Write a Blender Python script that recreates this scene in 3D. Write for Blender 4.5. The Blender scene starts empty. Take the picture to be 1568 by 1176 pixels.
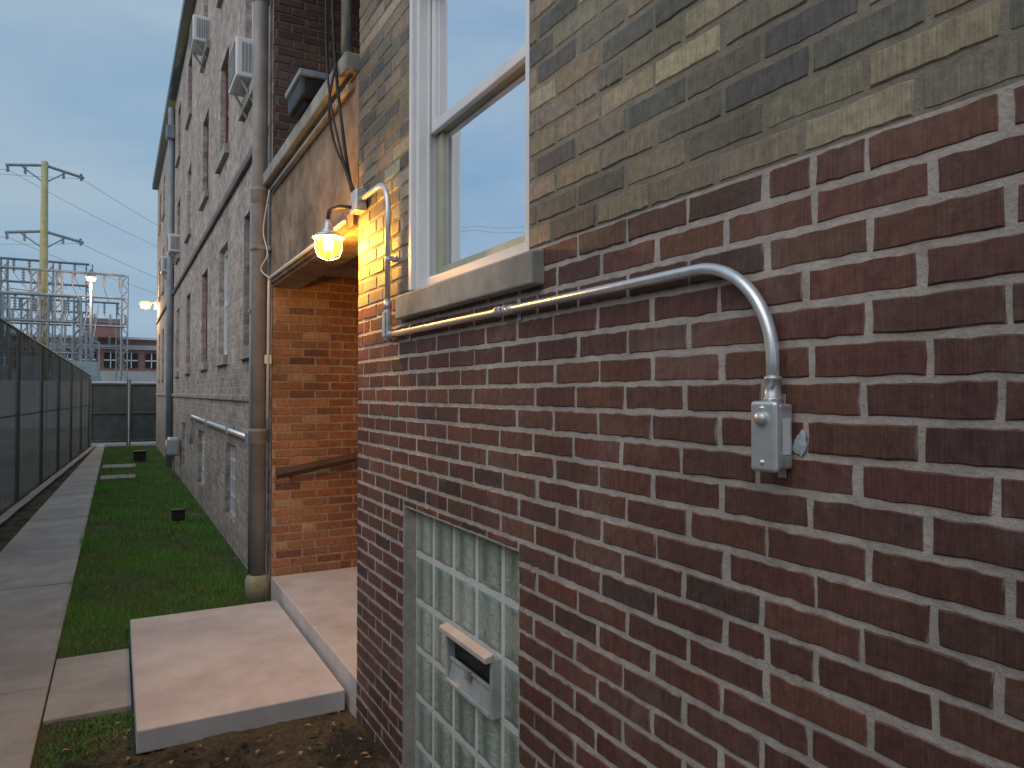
import bpy, math, random
import numpy as np
from mathutils import Vector, Matrix, Quaternion
random.seed(7); np.random.seed(7)
S=bpy.context.scene
S.view_settings.view_transform='Standard'
S.view_settings.look='None'; S.view_settings.exposure=0
COL=S.collection

# ---------------------------------------------------------------- helpers
def empty(name):
    o=bpy.data.objects.new(name,None); COL.objects.link(o); return o
def mesh(name,verts,faces,mat=None,parent=None,smooth=False):
    me=bpy.data.meshes.new(name); me.from_pydata(verts,[],faces); me.update()
    o=bpy.data.objects.new(name,me); COL.objects.link(o)
    if mat: me.materials.append(mat)
    if parent: o.parent=parent
    if smooth:
        for p in me.polygons: p.use_smooth=True
    return o
BF=[(0,3,2,1),(4,5,6,7),(0,1,5,4),(1,2,6,5),(2,3,7,6),(3,0,4,7)]
def boxv(x0,x1,y0,y1,z0,z1):
    return [(x0,y0,z0),(x1,y0,z0),(x1,y1,z0),(x0,y1,z0),(x0,y0,z1),(x1,y0,z1),(x1,y1,z1),(x0,y1,z1)]
def box(name,x0,x1,y0,y1,z0,z1,mat,parent=None,bevel=0.0,seg=2):
    o=mesh(name,boxv(x0,x1,y0,y1,z0,z1),BF,mat,parent)
    if bevel>0:
        m=o.modifiers.new('b','BEVEL'); m.width=bevel; m.segments=seg
    return o
class Multi:
    def __init__(s): s.v=[]; s.f=[]
    def add(s,v,f):
        n=len(s.v); s.v+=list(v); s.f+=[tuple(i+n for i in q) for q in f]
    def box(s,*a): s.add(boxv(*a),BF)
    def beam(s,p,q,w):
        p=Vector(p);q=Vector(q);d=(q-p).normalized()
        a=d.orthogonal().normalized()*w/2; b=d.cross(a).normalized()*w/2
        v=[tuple(c+sa*a+sb*b) for c in (p,q) for sa,sb in((-1,-1),(1,-1),(1,1),(-1,1))]
        s.add(v,BF)
    def make(s,name,mat,parent=None,smooth=False): return mesh(name,s.v,s.f,mat,parent,smooth)
def sweep(name,pts,r,mat,parent=None,n=14,caps=True):
    pts=[Vector(p) for p in pts]; V=[];F=[]
    rs=r if isinstance(r,(list,tuple)) else [r]*len(pts)
    t0=(pts[1]-pts[0]).normalized(); a=t0.orthogonal().normalized()
    for i,p in enumerate(pts):
        if i==0: t=(pts[1]-pts[0])
        elif i==len(pts)-1: t=(pts[-1]-pts[-2])
        else: t=(pts[i+1]-pts[i]).normalized()+(pts[i]-pts[i-1]).normalized()
        t.normalize(); a=(a-a.dot(t)*t).normalized(); b=t.cross(a)
        for k in range(n):
            an=2*math.pi*k/n; V.append(tuple(p+rs[i]*(math.cos(an)*a+math.sin(an)*b)))
    for i in range(len(pts)-1):
        for k in range(n):
            F.append((i*n+k,i*n+(k+1)%n,(i+1)*n+(k+1)%n,(i+1)*n+k))
    if caps:
        F.append(tuple(range(n))[::-1]); F.append(tuple((len(pts)-1)*n+k for k in range(n)))
    o=mesh(name,V,F,mat,parent,True)
    for p in o.data.polygons:
        if len(p.vertices)>4: p.use_smooth=False
    return o
def fillet(pts,rad,n=10):
    out=[Vector(pts[0])]
    for i in range(1,len(pts)-1):
        p=Vector(pts[i]);a=(Vector(pts[i-1])-p);b=(Vector(pts[i+1])-p)
        R=rad[i-1] if isinstance(rad,(list,tuple)) else rad
        a.normalize();b.normalize();ang=a.angle(b); d=R/math.tan(ang/2)
        A=p+a*d;B=p+b*d;c=p+(a+b).normalized()*(R/math.sin(ang/2))
        va=A-c;vb=B-c
        for k in range(n+1):
            t=k/n; w=va.angle(vb)
            q=(math.sin((1-t)*w)*va+math.sin(t*w)*vb)/math.sin(w)
            out.append(c+q)
    out.append(Vector(pts[-1])); return out
def lathe(name,prof,center,mat,parent=None,n=28,axis='z'):
    V=[];F=[]
    for (r,h) in prof:
        for k in range(n):
            an=2*math.pi*k/n; x,y=r*math.cos(an),r*math.sin(an)
            if axis=='z': V.append((center[0]+x,center[1]+y,center[2]+h))
            elif axis=='x': V.append((center[0]+h,center[1]+x,center[2]+y))
            else: V.append((center[0]+x,center[1]+h,center[2]+y))
    for i in range(len(prof)-1):
        for k in range(n): F.append((i*n+k,i*n+(k+1)%n,(i+1)*n+(k+1)%n,(i+1)*n+k))
    return mesh(name,V,F,mat,parent,True)

# ---------------------------------------------------------------- materials
def newmat(name):
    m=bpy.data.materials.new(name); m.use_nodes=True
    nt=m.node_tree; b=nt.nodes['Principled BSDF']; return m,nt,b
def N(nt,t,**kw):
    n=nt.nodes.new(t)
    for k,v in kw.items():
        if k in n.inputs: n.inputs[k].default_value=v
        else: setattr(n,k,v)
    return n
def L(nt,a,b): nt.links.new(a,b)
def mixc(nt,blend='MIX',fac=None,a=None,b=None):
    n=nt.nodes.new('ShaderNodeMix'); n.data_type='RGBA'; n.blend_type=blend
    for i,v in ((0,fac),(6,a),(7,b)):
        if v is None: continue
        if hasattr(v,'is_linked'): nt.links.new(v,n.inputs[i])
        else: n.inputs[i].default_value=v if i==0 else (*v,1) if len(v)==3 else v
    return n
def ramp(nt,inp,stops):
    r=nt.nodes.new('ShaderNodeValToRGB'); e=r.color_ramp.elements
    while len(e)<len(stops): e.new(0.5)
    for x,(p,c) in zip(e,stops):
        x.position=p; x.color=(c,c,c,1) if not isinstance(c,tuple) else (*c,1)
    nt.links.new(inp,r.inputs[0]); return r
def coords(nt,scale=None):
    tc=nt.nodes.new('ShaderNodeTexCoord')
    if scale is None: return tc.outputs['Object']
    mp=nt.nodes.new('ShaderNodeMapping'); mp.inputs['Scale'].default_value=scale
    nt.links.new(tc.outputs['Object'],mp.inputs[0]); return mp.outputs[0]
def noisy(name,c1,c2,scale=8,rough=.8,metal=0,bump=.2,bscale=60,bdist=.004,stain=0,spec=.4,detail=4):
    m,nt,b=newmat(name); co=coords(nt)
    n=N(nt,'ShaderNodeTexNoise',Scale=scale,Detail=detail,Roughness=.65); L(nt,co,n.inputs['Vector'])
    r=ramp(nt,n.outputs['Fac'],[(.33,c1),(.67,c2)])
    out=r.outputs[0]
    if stain>0:
        n3=N(nt,'ShaderNodeTexNoise',Scale=scale*.22,Detail=4,Roughness=.7,Distortion=.6); L(nt,co,n3.inputs['Vector'])
        r3=ramp(nt,n3.outputs['Fac'],[(.35,1-stain),(.62,1.0)])
        out=mixc(nt,'MULTIPLY',1.0,out,r3.outputs[0]).outputs[2]
    L(nt,out,b.inputs['Base Color'])
    b.inputs['Roughness'].default_value=rough; b.inputs['Metallic'].default_value=metal
    b.inputs['Specular IOR Level'].default_value=spec
    if bump:
        n2=N(nt,'ShaderNodeTexNoise',Scale=bscale,Detail=3,Roughness=.7); L(nt,co,n2.inputs['Vector'])
        bp=N(nt,'ShaderNodeBump',Strength=bump,Distance=bdist); L(nt,n2.outputs['Fac'],bp.inputs['Height']); L(nt,bp.outputs[0],b.inputs['Normal'])
    return m
def emis(name,c,s):
    m,nt,b=newmat(name); b.inputs['Base Color'].default_value=(*c,1)
    b.inputs['Emission Color'].default_value=(*c,1); b.inputs['Emission Strength'].default_value=s; return m

def brick_mat(name,smear=(.40,.36,.325),smear_amt=.28):
    m,nt,b=newmat(name); co=coords(nt)
    at=N(nt,'ShaderNodeAttribute',attribute_name='Col')
    n1=N(nt,'ShaderNodeTexNoise',Scale=38,Detail=4,Roughness=.7); L(nt,co,n1.inputs['Vector'])
    r1=ramp(nt,n1.outputs['Fac'],[(.3,.70),(.7,1.28)])
    c=mixc(nt,'MULTIPLY',1.0,at.outputs['Color'],r1.outputs[0])
    cs=coords(nt,(240,240,9)); n4=N(nt,'ShaderNodeTexNoise',Scale=1,Detail=2); L(nt,cs,n4.inputs['Vector'])
    r4=ramp(nt,n4.outputs['Fac'],[(.35,.8),(.65,1.15)])
    c=mixc(nt,'MULTIPLY',.8,c.outputs[2],r4.outputs[0])
    n2=N(nt,'ShaderNodeTexNoise',Scale=3.2,Detail=5,Roughness=.75,Distortion=.5); L(nt,co,n2.inputs['Vector'])
    r2=ramp(nt,n2.outputs['Fac'],[(.54,0.0),(.80,smear_amt)])
    c=mixc(nt,'MIX',r2.outputs[0],c.outputs[2],smear)
    r5=ramp(nt,n1.outputs['Fac'],[(.68,0.0),(.78,.45)])
    c=mixc(nt,'MIX',r5.outputs[0],c.outputs[2],smear)
    n7=N(nt,'ShaderNodeTexNoise',Scale=1.1,Detail=3,Roughness=.6); L(nt,co,n7.inputs['Vector'])
    r7=ramp(nt,n7.outputs['Fac'],[(.35,.76),(.62,1.12)]); c=mixc(nt,'MULTIPLY',1.0,c.outputs[2],r7.outputs[0])
    L(nt,c.outputs[2],b.inputs['Base Color'])
    b.inputs['Roughness'].default_value=.6; b.inputs['Specular IOR Level'].default_value=.35
    n3=N(nt,'ShaderNodeTexNoise',Scale=130,Detail=4,Roughness=.75); L(nt,co,n3.inputs['Vector'])
    ad=N(nt,'ShaderNodeMath',operation='ADD'); L(nt,n3.outputs['Fac'],ad.inputs[0]); L(nt,n4.outputs['Fac'],ad.inputs[1])
    bp=N(nt,'ShaderNodeBump',Strength=.5,Distance=.003); L(nt,ad.outputs[0],bp.inputs['Height'])
    L(nt,bp.outputs[0],b.inputs['Normal']); return m
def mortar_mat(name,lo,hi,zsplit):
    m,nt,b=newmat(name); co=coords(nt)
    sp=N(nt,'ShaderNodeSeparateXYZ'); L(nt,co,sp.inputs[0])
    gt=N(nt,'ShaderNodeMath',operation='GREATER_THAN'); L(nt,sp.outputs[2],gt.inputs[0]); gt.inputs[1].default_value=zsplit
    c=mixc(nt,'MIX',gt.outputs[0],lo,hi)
    n=N(nt,'ShaderNodeTexNoise',Scale=14,Detail=5,Roughness=.75); L(nt,co,n.inputs['Vector'])
    r=ramp(nt,n.outputs['Fac'],[(.3,.66),(.7,1.12)])
    c=mixc(nt,'MULTIPLY',1.0,c.outputs[2],r.outputs[0])
    n7=N(nt,'ShaderNodeTexNoise',Scale=1.1,Detail=3,Roughness=.6); L(nt,co,n7.inputs['Vector'])
    r7=ramp(nt,n7.outputs['Fac'],[(.35,.80),(.62,1.08)]); c=mixc(nt,'MULTIPLY',1.0,c.outputs[2],r7.outputs[0])
    L(nt,c.outputs[2],b.inputs['Base Color'])
    b.inputs['Roughness'].default_value=.9
    n3=N(nt,'ShaderNodeTexNoise',Scale=90,Detail=4,Roughness=.75); L(nt,co,n3.inputs['Vector'])
    bp=N(nt,'ShaderNodeBump',Strength=.8,Distance=.006); L(nt,n3.outputs['Fac'],bp.inputs['Height']); L(nt,bp.outputs[0],b.inputs['Normal'])
    return m
def texbrick_mat(name,c1,c2,mo,swap='YZ',stain=.38):
    m,nt,b=newmat(name); co=coords(nt)
    sp=N(nt,'ShaderNodeSeparateXYZ'); L(nt,co,sp.inputs[0]); cb=N(nt,'ShaderNodeCombineXYZ')
    L(nt,sp.outputs[1 if swap[0]=='Y' else 0],cb.inputs[0]); L(nt,sp.outputs[2],cb.inputs[1])
    bt=N(nt,'ShaderNodeTexBrick'); L(nt,cb.outputs[0],bt.inputs['Vector'])
    for k,v in (('Color1',(*c1,1)),('Color2',(*c2,1)),('Mortar',(*mo,1)),('Scale',1.0),('Mortar Size',.006),('Mortar Smooth',.3),('Bias',0.0),('Brick Width',.2127),('Row Height',.0677)): bt.inputs[k].default_value=v
    n=N(nt,'ShaderNodeTexNoise',Scale=1.3,Detail=6,Roughness=.75); L(nt,co,n.inputs['Vector'])
    r=ramp(nt,n.outputs['Fac'],[(.32,1-stain),(.68,1.3)])
    c=mixc(nt,'MULTIPLY',1.0,bt.outputs['Color'],r.outputs[0]); 
    n6=N(nt,'ShaderNodeTexNoise',Scale=9,Detail=5,Roughness=.75); L(nt,co,n6.inputs['Vector'])
    r6=ramp(nt,n6.outputs['Fac'],[(.35,.6),(.65,1.3)])
    c=mixc(nt,'MULTIPLY',1.0,c.outputs[2],r6.outputs[0])
    L(nt,c.outputs[2],b.inputs['Base Color'])
    b.inputs['Roughness'].default_value=.85
    bp=N(nt,'ShaderNodeBump',Strength=.6,Distance=.006,invert=True); L(nt,bt.outputs['Fac'],bp.inputs['Height']); L(nt,bp.outputs[0],b.inputs['Normal'])
    return m

M_brick=brick_mat('brick_face'); 
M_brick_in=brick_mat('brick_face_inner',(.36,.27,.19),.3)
MORT=(.53,.47,.425)
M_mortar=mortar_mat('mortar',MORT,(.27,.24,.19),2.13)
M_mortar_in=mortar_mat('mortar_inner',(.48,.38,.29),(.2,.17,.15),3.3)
M_far=texbrick_mat('far_brick',(.47,.39,.34),(.34,.28,.25),(.48,.44,.40))
M_conc=noisy('concrete',(.40,.37,.35),(.52,.49,.46),scale=5,stain=.25,bump=.35,bscale=90)
M_slab=noisy('slab_concrete',(.64,.58,.56),(.77,.715,.69),scale=4,stain=.2,bump=.3,bscale=70,rough=.7)
M_walk=noisy('sidewalk_concrete',(.41,.385,.36),(.54,.515,.48),scale=3.5,stain=.28,bump=.4,bscale=110)
M_stone=noisy('limestone_sill',(.34,.325,.28),(.48,.455,.40),scale=9,stain=.4,bump=.35,bscale=120)
M_plaster=noisy('lintel_plaster',(.26,.175,.11),(.42,.30,.20),scale=7,stain=.5,bump=.6,bscale=28,bdist=.012)
M_galv=noisy('galvanised_steel',(.68,.71,.73),(.82,.84,.85),scale=25,rough=.28,metal=.6,bump=.05,bscale=200,bdist=.001)
M_galvd=noisy('cast_fitting',(.48,.49,.50),(.66,.67,.68),scale=40,rough=.4,metal=.6,bump=.2,bscale=200,bdist=.001)
M_pipe=noisy('painted_pipe',(.31,.295,.29),(.41,.39,.385),scale=4,rough=.5,bump=.1,stain=.35)
M_pipeb=noisy('blue_grey_pipe',(.24,.29,.33),(.32,.37,.41),scale=4,rough=.5,bump=.1,stain=.3)
M_white=noisy('white_vinyl',(.70,.71,.72),(.80,.81,.82),scale=3,rough=.35,bump=.02,stain=.06)
M_ventw=noisy('dirty_white_vent',(.46,.48,.47),(.60,.62,.60),scale=12,rough=.45,bump=.05,stain=.35)
M_sash=noisy('weathered_sash',(.40,.41,.30),(.50,.51,.40),scale=6,rough=.5,bump=.05,stain=.15)
M_beige=noisy('beige_vinyl',(.54,.47,.43),(.64,.57,.52),scale=8,rough=.45,bump=.05,stain=.25)
M_black=noisy('black_plastic',(.012,.013,.015),(.03,.03,.032),scale=10,rough=.5,bump=.1)
M_cable=noisy('cable_rubber',(.02,.018,.016),(.05,.04,.035),scale=10,rough=.6,bump=0)
M_post=noisy('fence_post',(.10,.12,.12),(.16,.18,.18),scale=10,rough=.5,metal=.4,bump=.05)
M_maroon=noisy('maroon_paint',(.14,.04,.04),(.20,.06,.055),scale=8,rough=.5,bump=.1)
M_wood=noisy('brown_rail_paint',(.07,.035,.02),(.12,.06,.035),scale=12,rough=.5,bump=.1)
M_coping=noisy('coping_metal',(.05,.09,.09),(.09,.13,.13),scale=4,rough=.4,metal=.3,bump=.05)
M_belt=noisy('belt_stone',(.12,.10,.095),(.19,.165,.155),scale=4,rough=.8,bump=.3)
M_dint=noisy('dark_interior',(.02,.02,.02),(.035,.033,.03),scale=3,bump=0)
M_steel=noisy('substation_steel',(.24,.30,.33),(.36,.42,.45),scale=3,rough=.5,metal=.2,bump=0)
M_ins=noisy('insulator_porcelain',(.20,.22,.24),(.35,.37,.39),scale=6,rough=.3,bump=0)
M_poleW=noisy('pole_wood',(.42,.38,.18),(.56,.50,.26),scale=3,rough=.8,bump=.3)
M_curt=noisy('curtain_cloth',(.50,.52,.42),(.62,.63,.52),scale=3,rough=.9,bump=.1)
def fabric():
    m,nt,b=newmat('fence_fabric'); out=nt.nodes['Material Output']; co=coords(nt)
    n=N(nt,'ShaderNodeTexNoise',Scale=1.6,Detail=4,Roughness=.6); L(nt,co,n.inputs['Vector'])
    r=ramp(nt,n.outputs['Fac'],[(.3,(.034,.046,.040)),(.7,(.070,.086,.074))]); L(nt,r.outputs[0],b.inputs['Base Color']); b.inputs['Roughness'].default_value=.85
    cs=coords(nt,(1,.6,3)); n2=N(nt,'ShaderNodeTexNoise',Scale=6,Detail=3); L(nt,cs,n2.inputs['Vector'])
    bp=N(nt,'ShaderNodeBump',Strength=.5,Distance=.04); L(nt,n2.outputs['Fac'],bp.inputs['Height']); L(nt,bp.outputs[0],b.inputs['Normal'])
    t=N(nt,'ShaderNodeBsdfTransparent'); mx=N(nt,'ShaderNodeMixShader'); mx.inputs[0].default_value=.18
    L(nt,b.outputs[0],mx.inputs[1]); L(nt,t.outputs[0],mx.inputs[2]); L(nt,mx.outputs[0],out.inputs['Surface']); return m
M_fence=fabric()
def glassmat(name,refl,tint=(1,1,1)):
    m,nt,b=newmat(name); out=nt.nodes['Material Output']; nt.nodes.remove(b)
    g=N(nt,'ShaderNodeBsdfGlossy',Roughness=.02); g.inputs['Color'].default_value=(.95,.96,1,1)
    t=N(nt,'ShaderNodeBsdfTransparent'); t.inputs['Color'].default_value=(*tint,1)
    mx=N(nt,'ShaderNodeMixShader'); 
    fr=N(nt,'ShaderNodeFresnel',IOR=1.5); ad=N(nt,'ShaderNodeMath',operation='ADD',use_clamp=True); L(nt,fr.outputs[0],ad.inputs[0]); ad.inputs[1].default_value=refl
    L(nt,ad.outputs[0],mx.inputs[0]); L(nt,t.outputs[0],mx.inputs[1]); L(nt,g.outputs[0],mx.inputs[2]); L(nt,mx.outputs[0],out.inputs['Surface'])
    n=N(nt,'ShaderNodeTexNoise',Scale=2.5,Detail=1); L(nt,coords(nt),n.inputs['Vector'])
    bp=N(nt,'ShaderNodeBump',Strength=.15,Distance=.01); L(nt,n.outputs['Fac'],bp.inputs['Height']); L(nt,bp.outputs[0],g.inputs['Normal'])
    return m
M_glass=glassmat('window_glass',.50)
M_glassd=glassmat('window_glass_dim',.25,(.6,.6,.6))

def gb_mat():
    m,nt,b=newmat('glass_block'); co=coords(nt)
    n=N(nt,'ShaderNodeTexNoise',Scale=26,Detail=4,Roughness=.6,Distortion=1.5); L(nt,co,n.inputs['Vector'])
    at=N(nt,'ShaderNodeAttribute',attribute_name='Col')
    r=ramp(nt,n.outputs['Fac'],[(.3,.78),(.7,1.18)])
    c=mixc(nt,'MULTIPLY',1.0,at.outputs['Color'],r.outputs[0]); L(nt,c.outputs[2],b.inputs['Base Color'])
    b.inputs['Roughness'].default_value=.13; b.inputs['Specular IOR Level'].default_value=.9
    b.inputs['Coat Weight'].default_value=.6; b.inputs['Coat Roughness'].default_value=.06
    bp=N(nt,'ShaderNodeBump',Strength=.75,Distance=.012); L(nt,n.outputs['Fac'],bp.inputs['Height']); L(nt,bp.outputs[0],b.inputs['Normal'])
    return m
M_gb=gb_mat()

# ---------------------------------------------------------------- geometry: walls
H=.0677; BW=.2127; ZS=2.13
def sub_rects(u0,u1,v0,v1,ops):
    rects=[(u0,u1,v0,v1)]
    for (a,b,c,d) in ops:
        nr=[]
        for (p,q,r,s) in rects:
            if q<=a or p>=b or s<=c or r>=d: nr.append((p,q,r,s)); continue
            if p<a: nr.append((p,a,r,s))
            if q>b: nr.append((b,q,r,s))
            pp,qq=max(p,a),min(q,b)
            if r<c: nr.append((pp,qq,r,c))
            if s>d: nr.append((pp,qq,d,s))
        rects=nr
    return rects
def setcol(o,C):
    at=o.data.color_attributes.new('Col','FLOAT_COLOR','POINT'); at.data.foreach_set('color',np.array(C,dtype=np.float32).ravel())
def brick_field(name,P,u0,u1,v0,v1,pal,mat,parent,ops=(),phase=0.0,joint=.0125,jit=.0019,rim=MORT,rimz=9):
    V=[];F=[];C=[]
    k0=math.floor((v0-ZS)/H); k1=math.ceil((v1-ZS)/H)
    for k in range(k0,k1):
        zb=ZS+k*H; off=phase+(BW/2 if (k%2) else 0)+random.uniform(-.012,.012)
        i0=math.floor((u0-off)/BW)-1; i1=math.ceil((u1-off)/BW)+1
        rowd=random.uniform(-.001,.001); rs=random.uniform(-.0015,.0015)
        for i in range(i0,i1):
            a=max(off+i*BW,u0); b=min(off+(i+1)*BW,u1)
            if b-a<.03: continue
            sh=random.uniform(-.004,.004)
            parts=[(a,b)]
            if random.random()<.035 and b-a>.2: parts=[(a,(a+b)/2),((a+b)/2,b)]
            for (a_,b_) in parts:
              col=pal(a_,zb+H/2)
              for (p,q,r,s) in sub_rects(a_,b_,max(zb,v0),min(zb+H,v1),ops):
                if q-p<.025 or s-r<.02: continue
                p+=joint/2+(sh if p>u0 else 0); q-=joint/2-(sh if q<u1 else 0); r+=joint/2+rs; s-=joint/2-rs
                ring=[];m=8
                for t in range(m): ring.append((p+(q-p)*t/m,r))
                ring.append((q,r)); ring.append((q,(r+s)/2))
                for t in range(m): ring.append((q-(q-p)*t/m,s))
                ring.append((p,s)); ring.append((p,(r+s)/2))
                cu,cv=(p+q)/2,(r+s)/2; d=random.uniform(-.0012,.0018)+rowd
                tlt=random.uniform(-.012,.012)
                base=len(V);n=len(ring); rr=[]
                for (x,y) in ring:
                    rr.append((x+random.uniform(-jit,jit),y+random.uniform(-jit,jit)))
                for (x,y) in rr: V.append(P(x,y,-.02))
                for (x,y) in rr: V.append(P(x,y,d-.0035+tlt*(x-cu)))
                for (x,y) in rr:
                    V.append(P(x+(.003 if x<cu else -.003),y+(.003 if y<cv else -.003),d+tlt*(x-cu)))
                for l in (0,1):
                    for t in range(n):
                        F.append((base+l*n+t,base+l*n+(t+1)%n,base+(l+1)*n+(t+1)%n,base+(l+1)*n+t))
                F.append(tuple(base+2*n+t for t in range(n)))
                lo=zb<rimz
                for _ in range(2*n):
                    w=random.random()**2*.8 if lo else .15*random.random()
                    C.append((col[0]*(1-w)+rim[0]*w,col[1]*(1-w)+rim[1]*w,col[2]*(1-w)+rim[2]*w,1))
                C+= [(*col,1)]*n
    o=mesh(name,V,F,mat,parent); setcol(o,C)
    return o
def holed_wall(name,P,u0,u1,v0,v1,ops,depth,mat,parent,n0=0.0):
    us=sorted({u0,u1,*[min(max(x,u0),u1) for o in ops for x in o[:2]]}); vs=sorted({v0,v1,*[min(max(x,v0),v1) for o in ops for x in o[2:]]})
    V=[];F=[]
    def q(a,b,c,d): n=len(V); V.extend([a,b,c,d]); F.append((n,n+1,n+2,n+3))
    for i in range(len(us)-1):
        for j in range(len(vs)-1):
            cu,cv=(us[i]+us[i+1])/2,(vs[j]+vs[j+1])/2
            if any(o[0]<cu<o[1] and o[2]<cv<o[3] for o in ops): continue
            q(P(us[i],vs[j],n0),P(us[i+1],vs[j],n0),P(us[i+1],vs[j+1],n0),P(us[i],vs[j+1],n0))
    for (a,b,c,d) in ops:
        q(P(a,c,n0),P(a,d,n0),P(a,d,n0-depth),P(a,c,n0-depth)); q(P(b,c,n0),P(b,d,n0),P(b,d,n0-depth),P(b,c,n0-depth))
        q(P(a,c,n0),P(b,c,n0),P(b,c,n0-depth),P(a,c,n0-depth)); q(P(a,d,n0),P(b,d,n0),P(b,d,n0-depth),P(a,d,n0-depth))
    return mesh(name,V,F,mat,parent)

def jc(c,a=.12):
    f=1+random.uniform(-a,a); return tuple(max(0,x*f*(1+random.uniform(-.05,.05))) for x in c)
RED=[(.145,.064,.050)]*7+[(.128,.058,.047)]*7+[(.160,.072,.056)]*3+[(.135,.070,.054)]*3+[(.108,.056,.047)]*2+[(.088,.054,.047)]*1
TAN=[(.33,.275,.195)]*4+[(.25,.21,.152)]*5+[(.18,.160,.125)]*4+[(.40,.34,.24)]*2+[(.12,.115,.102)]*3+[(.29,.225,.155)]*2
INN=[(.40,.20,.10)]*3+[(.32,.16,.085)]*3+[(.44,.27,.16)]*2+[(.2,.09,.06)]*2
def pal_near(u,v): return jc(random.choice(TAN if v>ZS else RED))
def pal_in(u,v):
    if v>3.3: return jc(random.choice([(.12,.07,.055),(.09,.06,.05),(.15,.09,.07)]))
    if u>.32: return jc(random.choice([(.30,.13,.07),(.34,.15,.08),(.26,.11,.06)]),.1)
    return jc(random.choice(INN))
PW=lambda u,v,n:(-n,u,v)
YC=3.61; YR=5.95; ZT=8.1
bld=empty('brick_apartment_building')
WIN=(1.865,2.82,ZS,3.42); GB=(1.925,2.93,0.0,1.214)
brick_field('near_wall_bricks',PW,-2.0,YC,-.15,4.8,pal_near,M_brick,bld,[WIN,GB],phase=.655%BW,rimz=ZS-.03)
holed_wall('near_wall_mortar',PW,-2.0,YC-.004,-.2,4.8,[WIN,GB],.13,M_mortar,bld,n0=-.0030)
box('near_wall_upper',0.0,.3,-2,YC-.002,4.8,ZT,M_far,bld)
mesh('near_wall_backward',[(0.0,-14,-.2),(0.0,-2.0,-.2),(0.0,-2.0,ZT),(0.0,-14,ZT)],[(0,1,2,3)],M_far,bld)
PN=lambda u,v,n:(u,YC+n-.003,v)
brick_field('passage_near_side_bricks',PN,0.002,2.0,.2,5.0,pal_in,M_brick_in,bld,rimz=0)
mesh('passage_near_side_mortar',[(0.004,YC-.008,.0),(2.0,YC-.008,.0),(2.0,YC-.008,ZT),(0.004,YC-.008,ZT)],[(0,1,2,3)],M_mortar_in,bld)
PI=lambda u,v,n:(u,YR-n,v)
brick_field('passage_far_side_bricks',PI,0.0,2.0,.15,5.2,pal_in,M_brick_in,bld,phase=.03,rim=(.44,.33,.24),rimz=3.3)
mesh('passage_far_side_mortar',[(0.006,YR+.005,.0),(2.0,YR+.005,.0),(2.0,YR+.005,ZT),(0.006,YR+.005,ZT)],[(0,1,2,3)],M_mortar_in,bld)
box('passage_back_wall',2.0,2.2,YC-.1,YR+.1,0,ZT,M_far,bld)
box('passage_back_door',1.95,1.998,4.3,5.2,.25,2.3,M_maroon,bld,.01)
box('passage_floor',.003,2.0,YC,YR,-.1,.24,M_slab,bld,.008)
for zb,zt in ((2.545,3.36),(5.3,6.1),(7.6,8.09)):
    box('porch_lintel',-.004,.22,YC+.002,YR-.002,zb,zt,M_plaster,bld,.012)
    box('porch_floor',.225,1.99,YC+.004,YR-.004,zb+.12,zt-.1,M_plaster,bld)
    if zt<8:
        box('porch_ledge',-.07,.25,YC+.01,YR+.12,zt+.002,zt+.10,M_stone,bld,.012)
        box('porch_lip',-.025,-.0045,YC+.01,YR-.02,zb+.02,zb+.10,M_plaster,bld,.006)
rows=[(2.13,3.42),(4.5,5.65),(6.55,7.6)]
YW=[7.05,9.0,11.05,13.7,16.2,18.9,21.6,23.6]
ops=[(y-.38,y+.38,a,b) for y in YW for (a,b) in rows]
base=[(10.9,11.8,.35,1.15),(14.0,14.9,.35,1.15),(7.9,8.7,.35,1.15)]
holed_wall('far_wall',PW,YR+.002,25,-.2,ZT,ops+base,.16,M_far,bld)
box('far_end_wall',0.0,8,25,25.2,-.2,ZT,M_far,bld)
box('roof',-.0,9,-14,25.1,ZT,ZT+.12,M_coping,bld)
box('roof_coping',-.16,.2,-14,25.3,ZT+.02,ZT+.2,M_coping,bld,.02)
box('belt_course',-.04,-.002,YR+.2,25,3.84,3.92,M_belt,bld,.01)
box('belt_course_low',-.03,-.002,YR+.2,25,1.62,1.68,M_far,bld,.01)
wm=Multi();gm=Multi();sm=Multi();cm=Multi();mm=Multi()
for i,y in enumerate(YW):
    for j,(a,b) in enumerate(rows):
        tgt=wm if (i+j)%3==1 else mm
        y0,y1=y-.38,y+.38
        X0,X1=.06,.12
        tgt.box(X0,X1,y0,y0+.05,a,b); tgt.box(X0,X1,y1-.05,y1,a,b)
        tgt.box(X0,X1,y0+.05,y1-.05,a,a+.06); tgt.box(X0,X1,y0+.05,y1-.05,b-.06,b)
        tgt.box(X0+.01,X1,y0+.05,y1-.05,(a+b)/2-.03,(a+b)/2+.03)
        gm.box(X0+.03,X0+.035,y0+.04,y1-.04,a+.04,b-.04)
        sm.box(-.05,.06,y0-.07,y1+.07,a-.11,a-.003)
        cm.box(.2,.22,y0,y1,a+(b-a)*random.choice([.1,.35,.5]),b)
for (y0,y1,a,b) in base:
    gm.box(.07,.08,y0,y1,a,b)
    for k in range(5): wm.box(.055,.075,y0+(y1-y0)*k/4-.01,y0+(y1-y0)*k/4+.01,a,b)
    for k in range(5): wm.box(.057,.073,y0,y1,a+(b-a)*k/4-.01,a+(b-a)*k/4+.01)
wm.make('white_window_frames',M_white,bld); mm.make('maroon_window_frames',M_maroon,bld); gm.make('far_window_glass',M_glassd,bld)
sm.make('far_window_sills',M_stone,bld); cm.make('far_window_curtains',M_curt,bld)
box('interior_dark',.5,.52,YR+.02,24.9,0,ZT-.02,M_dint,bld)

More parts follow.
